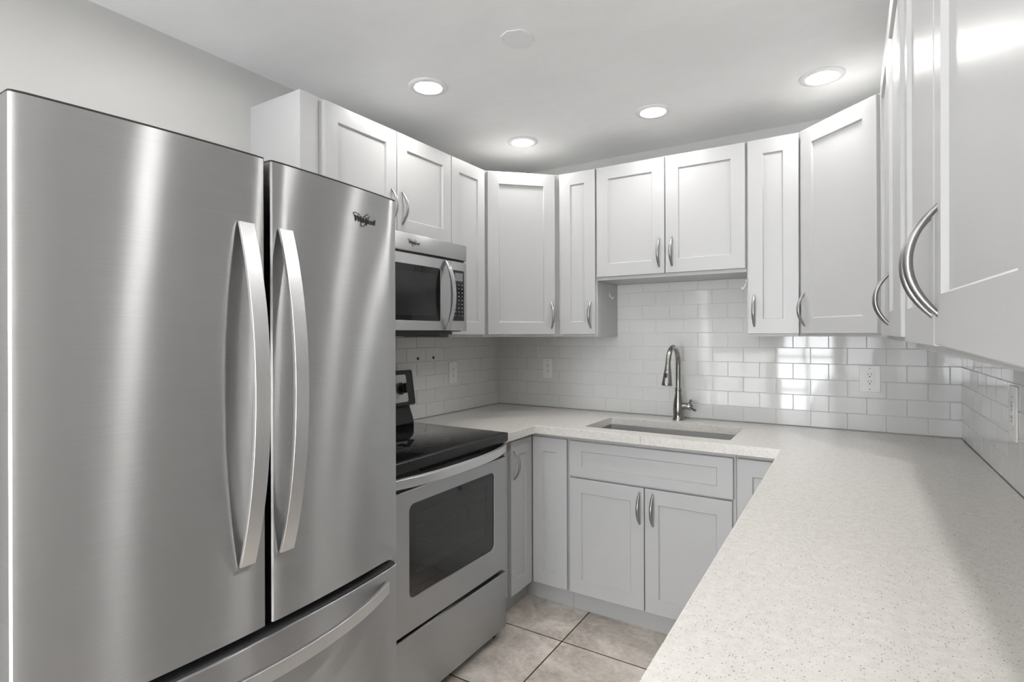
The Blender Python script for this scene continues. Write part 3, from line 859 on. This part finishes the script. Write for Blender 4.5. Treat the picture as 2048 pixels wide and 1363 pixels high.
# ------------------------------------------------------------------ range
RY0, RY1 = 1.312, 2.074
RX = XL + .66
rg = thing('range', 'freestanding stainless electric range with black glass cooktop between refrigerator and corner cabinet', 'range', (XL + .35, (RY0 + RY1) / 2, 0))
bm = B(); box(bm, XL + .03, RX - .41, RY0 + .004, RY1 - .004, .04, .884); box(bm, RX - .41, RX - .032, RY0 + .004, RY1 - .004, .04, .40); box(bm, RX - .41, RX - .032, RY0 + .004, RY1 - .004, .80, .884)
box(bm, RX - .41, RX - .032, RY0 + .004, 1.40, .40, .80); box(bm, RX - .41, RX - .032, 2.0, RY1 - .004, .40, .80)
obj('body', bm, 'charcoal', rg, smooth=0)
# cooktop: black glass in a black frame with a thick front lip
bm = B(); box(bm, XL + .06, RX + .008, RY0, RY1 + .004, .886, .926, .006, 3); ck = obj('cooktop', bm, 'black', rg, smooth=40)
bm = B(); box(bm, XL + .13, RX - .012, RY0 + .02, RY1 - .014, .924, .9275, .001); gl_ = obj('glass_top', bm, 'black_gloss', ck)
M['burner'] = mat('burner_print', (.03, .03, .03), .3)
for (u, v, r) in ((-.17, .19, .105), (-.17, -.19, .082), (-.42, .19, .082), (-.42, -.19, .105)):
    bm = B(); cx, cy = RX + u, (RY0 + RY1) / 2 + v
    a = [bm.verts.new((cx + r * math.cos(2 * math.pi * j / 48), cy + r * math.sin(2 * math.pi * j / 48), .92765)) for j in range(48)]
    c = [bm.verts.new((cx + (r - .0018) * math.cos(2 * math.pi * j / 48), cy + (r - .0018) * math.sin(2 * math.pi * j / 48), .92765)) for j in range(48)]
    for j in range(48): bm.faces.new((a[j], a[(j + 1) % 48], c[(j + 1) % 48], c[j]))
    obj('burner_ring', bm, 'burner', gl_, smooth=0)
# vent band with slats below the lip
bm = B(); box(bm, RX - .03, RX - .012, RY0 + .006, RY1 - .006, .815, .8855)
for i in range(30):
    y = RY0 + .20 + i * .0125
    box(bm, RX - .012, RX - .007, y, y + .006, .868, .881)
obj('vent', bm, 'black', rg, smooth=0)
# oven door with window
DZ0, DZ1 = .318, .818
bm = B()
w0, w1, v0, v1 = 1.435, 1.973, .431, .767
outer = [(RY0 + .002, DZ0), (RY1 - .002, DZ0), (RY1 - .002, DZ1), (RY0 + .002, DZ1)]
inner = rrect(w0, w1, v0, v1, .026, 6)
def ring_plate(bm, outer, inner, x0, x1):
    """plate in the y-z plane with a rounded opening: x0 back, x1 front"""
    k = len(inner)
    # match each inner vertex with a point on the outer rectangle
    (a0, c0), (a1, c1) = outer[0], outer[2]
    def out(p):
        cy, cz = (a0 + a1) / 2, (c0 + c1) / 2
        y, z = p
        q = k // 4
        return (min(max(y, a0), a1), min(max(z, c0), c1))
    per = k // 4
    oc = [(a1, c0), (a1, c1), (a0, c1), (a0, c0)]
    F = {}
    for lev, x in (('b', x0), ('f', x1)):
        F['i' + lev] = [bm.verts.new((x, y, z)) for y, z in inner]
        F['o' + lev] = [bm.verts.new((x, y, z)) for y, z in oc]
    for lev in 'bf':
        I, O = F['i' + lev], F['o' + lev]
        for q in range(4):
            seg_ = I[q * per:(q + 1) * per]
            for j in range(per - 1): bm.faces.new((O[q], seg_[j], seg_[j + 1]))
            bm.faces.new((O[q], seg_[-1], I[((q + 1) * per) % k], O[(q + 1) % 4]))
    for j in range(k): bm.faces.new((F['ib'][j], F['ib'][(j + 1) % k], F['if'][(j + 1) % k], F['if'][j]))
    for j in range(4): bm.faces.new((F['ob'][j], F['ob'][(j + 1) % 4], F['of'][(j + 1) % 4], F['of'][j]))
ring_plate(bm, outer, inner, RX - .030, RX)
od = obj('oven_door', bm, 'steel_range', rg, smooth=30, bev=.002)
bm = B(); slab(bm, rrect(w0 + .0005, w1 - .0005, v0 + .0005, v1 - .0005, .0255, 6), .003, (RX - .006, 0, 0), (0, 1, 0), (0, 0, 1), (1, 0, 0)); wd = obj('window', bm, 'tinted', od, smooth=0)
# black printed border behind the glass
bm = B(); ring_plate(bm, [(w0 + .001, v0 + .001), (w1 - .001, v0 + .001), (w1 - .001, v1 - .001), (w0 + .001, v1 - .001)], rrect(w0 + .040, w1 - .055, v0 + .075, v1 - .045, .006, 4), RX - .010, RX - .0068); obj('window_border', bm, 'black', wd, smooth=0)
bm = B(); slab(bm, rrect(w0 + .038, w1 - .053, v0 + .073, v1 - .043, .006, 4), .0006, (RX - .0115, 0, 0), (0, 1, 0), (0, 0, 1), (1, 0, 0)); obj('window_screen', bm, 'screen', wd, smooth=0)
bm = B()
for f in box(bm, RX - .40, RX - .033, 1.405, 1.995, .41, .79): pass
fs = [f for f in bm.faces if abs(f.calc_center_median().x - (RX - .033)) < 1e-4]
bmesh.ops.delete(bm, geom=fs, context='FACES')
cv = obj('oven_cavity', bm, 'cavity', rg, smooth=0)
bm = B()
for z in (.52, .65):
    for i in range(15):
        y = 1.42 + i * .040
        tube(bm, [(RX - .39, y, z), (RX - .05, y, z)], [.0022, .0022], 6)
    for x in (RX - .38, RX - .21, RX - .055): tube(bm, [(x, 1.41, z), (x, 1.99, z)], [.0035, .0035], 6)
obj('rack', bm, 'rack', cv, smooth=60)
# oven handle: flat bar bowed outwards, in front of the vent band
bm = B(); rows = []
for i in range(33):
    s = i / 32; k = abs(2 * s - 1)
    y = RY0 + .004 + (RY1 - RY0 - .008) * s
    x = RX - .012 + .056 * (1 - k ** 2.6)
    zc = .857
    rows.append([bm.verts.new((x + a, y, zc + b_)) for a, b_ in ((0, -.016), (.012, -.018), (.014, .015), (0, .018))])
for q in range(32):
    for j in range(4): bm.faces.new((rows[q][j], rows[q][(j + 1) % 4], rows[q + 1][(j + 1) % 4], rows[q + 1][j]))
bm.faces.new(rows[0][::-1]); bm.faces.new(rows[-1])
obj('handle', bm, 'steel_handle', od, smooth=35, bev=.001)
# storage drawer
bm = B(); box(bm, RX - .03, RX - .002, RY0 + .002, RY1 - .006, .048, .300, .004); obj('storage_drawer', bm, 'steel_range', rg)
bm = B(); box(bm, RX - .06, RX - .031, RY0 + .01, RY1 - .012, .025, .318); obj('recess', bm, 'black', rg, smooth=0)
for y in (RY0 + .05, RY1 - .035):
    bm = B(); lathe(bm, [(.016, 0), (.016, .022), (.010, .024)], (RX - .06, y, 0), 'z', 14); obj('foot', bm, 'black', rg)
# back guard with the control console
bm = B()
def yz_extrude(bm, prof, y0, y1):
    a = [bm.verts.new((x, y0, z)) for x, z in prof]; c = [bm.verts.new((x, y1, z)) for x, z in prof]
    k = len(prof)
    bm.faces.new(a); bm.faces.new(c[::-1])
    for i in range(k): bm.faces.new((a[i], a[(i + 1) % k], c[(i + 1) % k], c[i]))
yz_extrude(bm, [(XL + .02, .9265), (XL + .115, .9265), (XL + .105, .96), (XL + .088, 1.0), (XL + .078, 1.03), (XL + .02, 1.03)], RY0 + .012, RY1 - .012)
bg = obj('back_guard', bm, 'black', rg, smooth=40, bev=.004)
bm = B()
tilt = math.radians(9)
cx0, cz0 = XL + .108, 1.022
un_ = Vector((math.cos(tilt), 0, math.sin(tilt))); uz_ = Vector((-math.sin(tilt), 0, math.cos(tilt)))
slab(bm, rrect(RY0 + .002, RY1 + .008, -.004, .172, .012, 4), -.05, (cx0, 0, cz0), (0, 1, 0), uz_, un_)
cs_ = obj('console', bm, 'black', bg, smooth=40, bev=.003)
bm = B(); slab(bm, rrect(RY0 + .025, RY1 - .045, .014, .150, .010, 4), .002, Vector((cx0, 0, cz0)), (0, 1, 0), uz_, un_)
cs2 = obj('control_panel', bm, 'steel_range', bg, smooth=30)
ctr = Vector((cx0, 0, cz0))
for y in (RY1 - .090, RY1 - .185, RY0 + .16, RY0 + .07):
    bm = B()
    prof = [(.030, .002), (.030, .006), (.023, .008), (.021, .028), (.019, .031), (0, .031)]
    c = ctr + uz_ * .082 + Vector((0, y, 0))
    rings = [[bm.verts.new(c + un_ * h + Vector((0, 1, 0)) * (r * math.cos(2 * math.pi * j / 28)) + uz_ * (r * math.sin(2 * math.pi * j / 28))) for j in range(28)] for r, h in [(max(r, 1e-4), h) for r, h in prof]]
    for q in range(len(rings) - 1):
        for j in range(28): bm.faces.new((rings[q][j], rings[q][(j + 1) % 28], rings[q + 1][(j + 1) % 28], rings[q + 1][j]))
    slab(bm, [(-.0045, -.024), (.0045, -.024), (.0045, .024), (-.0045, .024)], .014, c + un_ * .030, (0, 1, 0), uz_, un_)
    obj('knob', bm, 'black', cs2 if False else bg, smooth=40)
bm = B(); slab(bm, rrect(1.56, 1.80, .040, .120, .006, 3), .0015, ctr + un_ * .002, (0, 1, 0), uz_, un_); obj('clock_display', bm, 'black_gloss', bg, smooth=0)

# ------------------------------------------------------------------ microwave
MX = XL + .41
MY0, MY1 = 1.340, 2.1085
mw = thing('microwave', 'stainless over-the-range microwave with black window under the short left cabinet', 'microwave', (XL + .2, (MY0 + MY1) / 2, 1.383))
bm = B(); box(bm, XL + .008, MX - .035, MY0, MY1, 1.384, 1.7975); obj('body', bm, 'charcoal', mw, smooth=0)
bm = B(); box(bm, MX - .035, MX + .002, MY0, MY1, 1.7225, 1.7965, .003); vp = obj('vent_panel', bm, 'steel_range', mw)
bm = letters('logo', 'Whirlpool', .0185, (MX + .0026, 1.737, 1.759), (0, 1, 0), (0, 0, 1), (1, 0, 0), vp, shear=.15, spacing=.86)
lo = Vector((MX + .0026, 1.737, 1.759))
swoosh(bm, lo, (0, 1, 0), (0, 0, 1), (1, 0, 0), .019, .0068, math.radians(50), .0008, 10, 340)
swoosh(bm, lo + Vector((0, -.027, .009)), (0, 1, 0), (0, 0, 1), (1, 0, 0), .011, .0036, math.radians(-8), .0008, 20, 330)
obj('logo', bm, 'logo', vp, smooth=30)
bm = B(); box(bm, MX - .05, MX - .012, MY0 + .004, MY1 - .004, 1.712, 1.7222); obj('air_slot', bm, 'black', mw, smooth=0)
MD = 1.9885
bm = B(); ring_plate(bm, [(MY0, 1.388), (MD, 1.388), (MD, 1.7125), (MY0, 1.7125)], rrect(1.385, 1.9155, 1.430, 1.668, .012, 4), MX - .034, MX)
mdoor = obj('door', bm, 'steel_range', mw, smooth=30, bev=.0015)
bm = B(); slab(bm, rrect(1.3855, 1.915, 1.4305, 1.6675, .0115, 4), .004, (MX - .007, 0, 0), (0, 1, 0), (0, 0, 1), (1, 0, 0)); mwin = obj('window', bm, 'black_gloss', mdoor, smooth=0)
bm = B(); slab(bm, rrect(1.42, 1.885, 1.452, 1.640, .012, 4), .0004, (MX - .0029, 0, 0), (0, 1, 0), (0, 0, 1), (1, 0, 0)); obj('window_mesh', bm, mat('window_mesh_print', (.02, .02, .02), .12), mwin, smooth=0)
bm = B(); bow_bar(bm, (MX, 1.952, 1.392), (MX, 1.952, 1.708), (1, 0, 0), .040, (0, 1, 0), .026, .010, 24); obj('handle', bm, 'steel_range', mdoor, smooth=35, bev=.001)
bm = B(); box(bm, MX - .034, MX, MD + .002, MY1, 1.388, 1.7125, .0015); cp = obj('control_column', bm, 'steel_range', mw)
bm = B(); slab(bm, rrect(2.000, 2.088, 1.434, 1.672, .005, 3), .0012, (MX, 0, 0), (0, 1, 0), (0, 0, 1), (1, 0, 0)); kp = obj('keypad', bm, 'black_gloss', cp, smooth=0)
bm = B(); slab(bm, rrect(2.016, 2.078, 1.622, 1.660, .002, 2), .0006, (MX + .0012, 0, 0), (0, 1, 0), (0, 0, 1), (1, 0, 0)); obj('display', bm, 'lcd', kp, smooth=0)
bm = B()
rr = random.Random(3)
for r in range(9):
    for c in range(3):
        y = 2.022 + c * .0255; z = 1.604 - r * .0182; w = rr.choice((.004, .007, .0095))
        box(bm, MX + .0012, MX + .0015, y - w / 2, y + w / 2, z - .0018, z + .0018)
obj('key_marks', bm, 'grey_key', kp, smooth=0)
bm = B(); box(bm, XL + .02, MX - .03, MY0 + .01, 2.03, 1.3715, 1.3835); box(bm, XL + .06, MX - .06, 1.45, 1.98, 1.364, 1.3715); obj('bottom_grille', bm, 'black', mw, smooth=0)
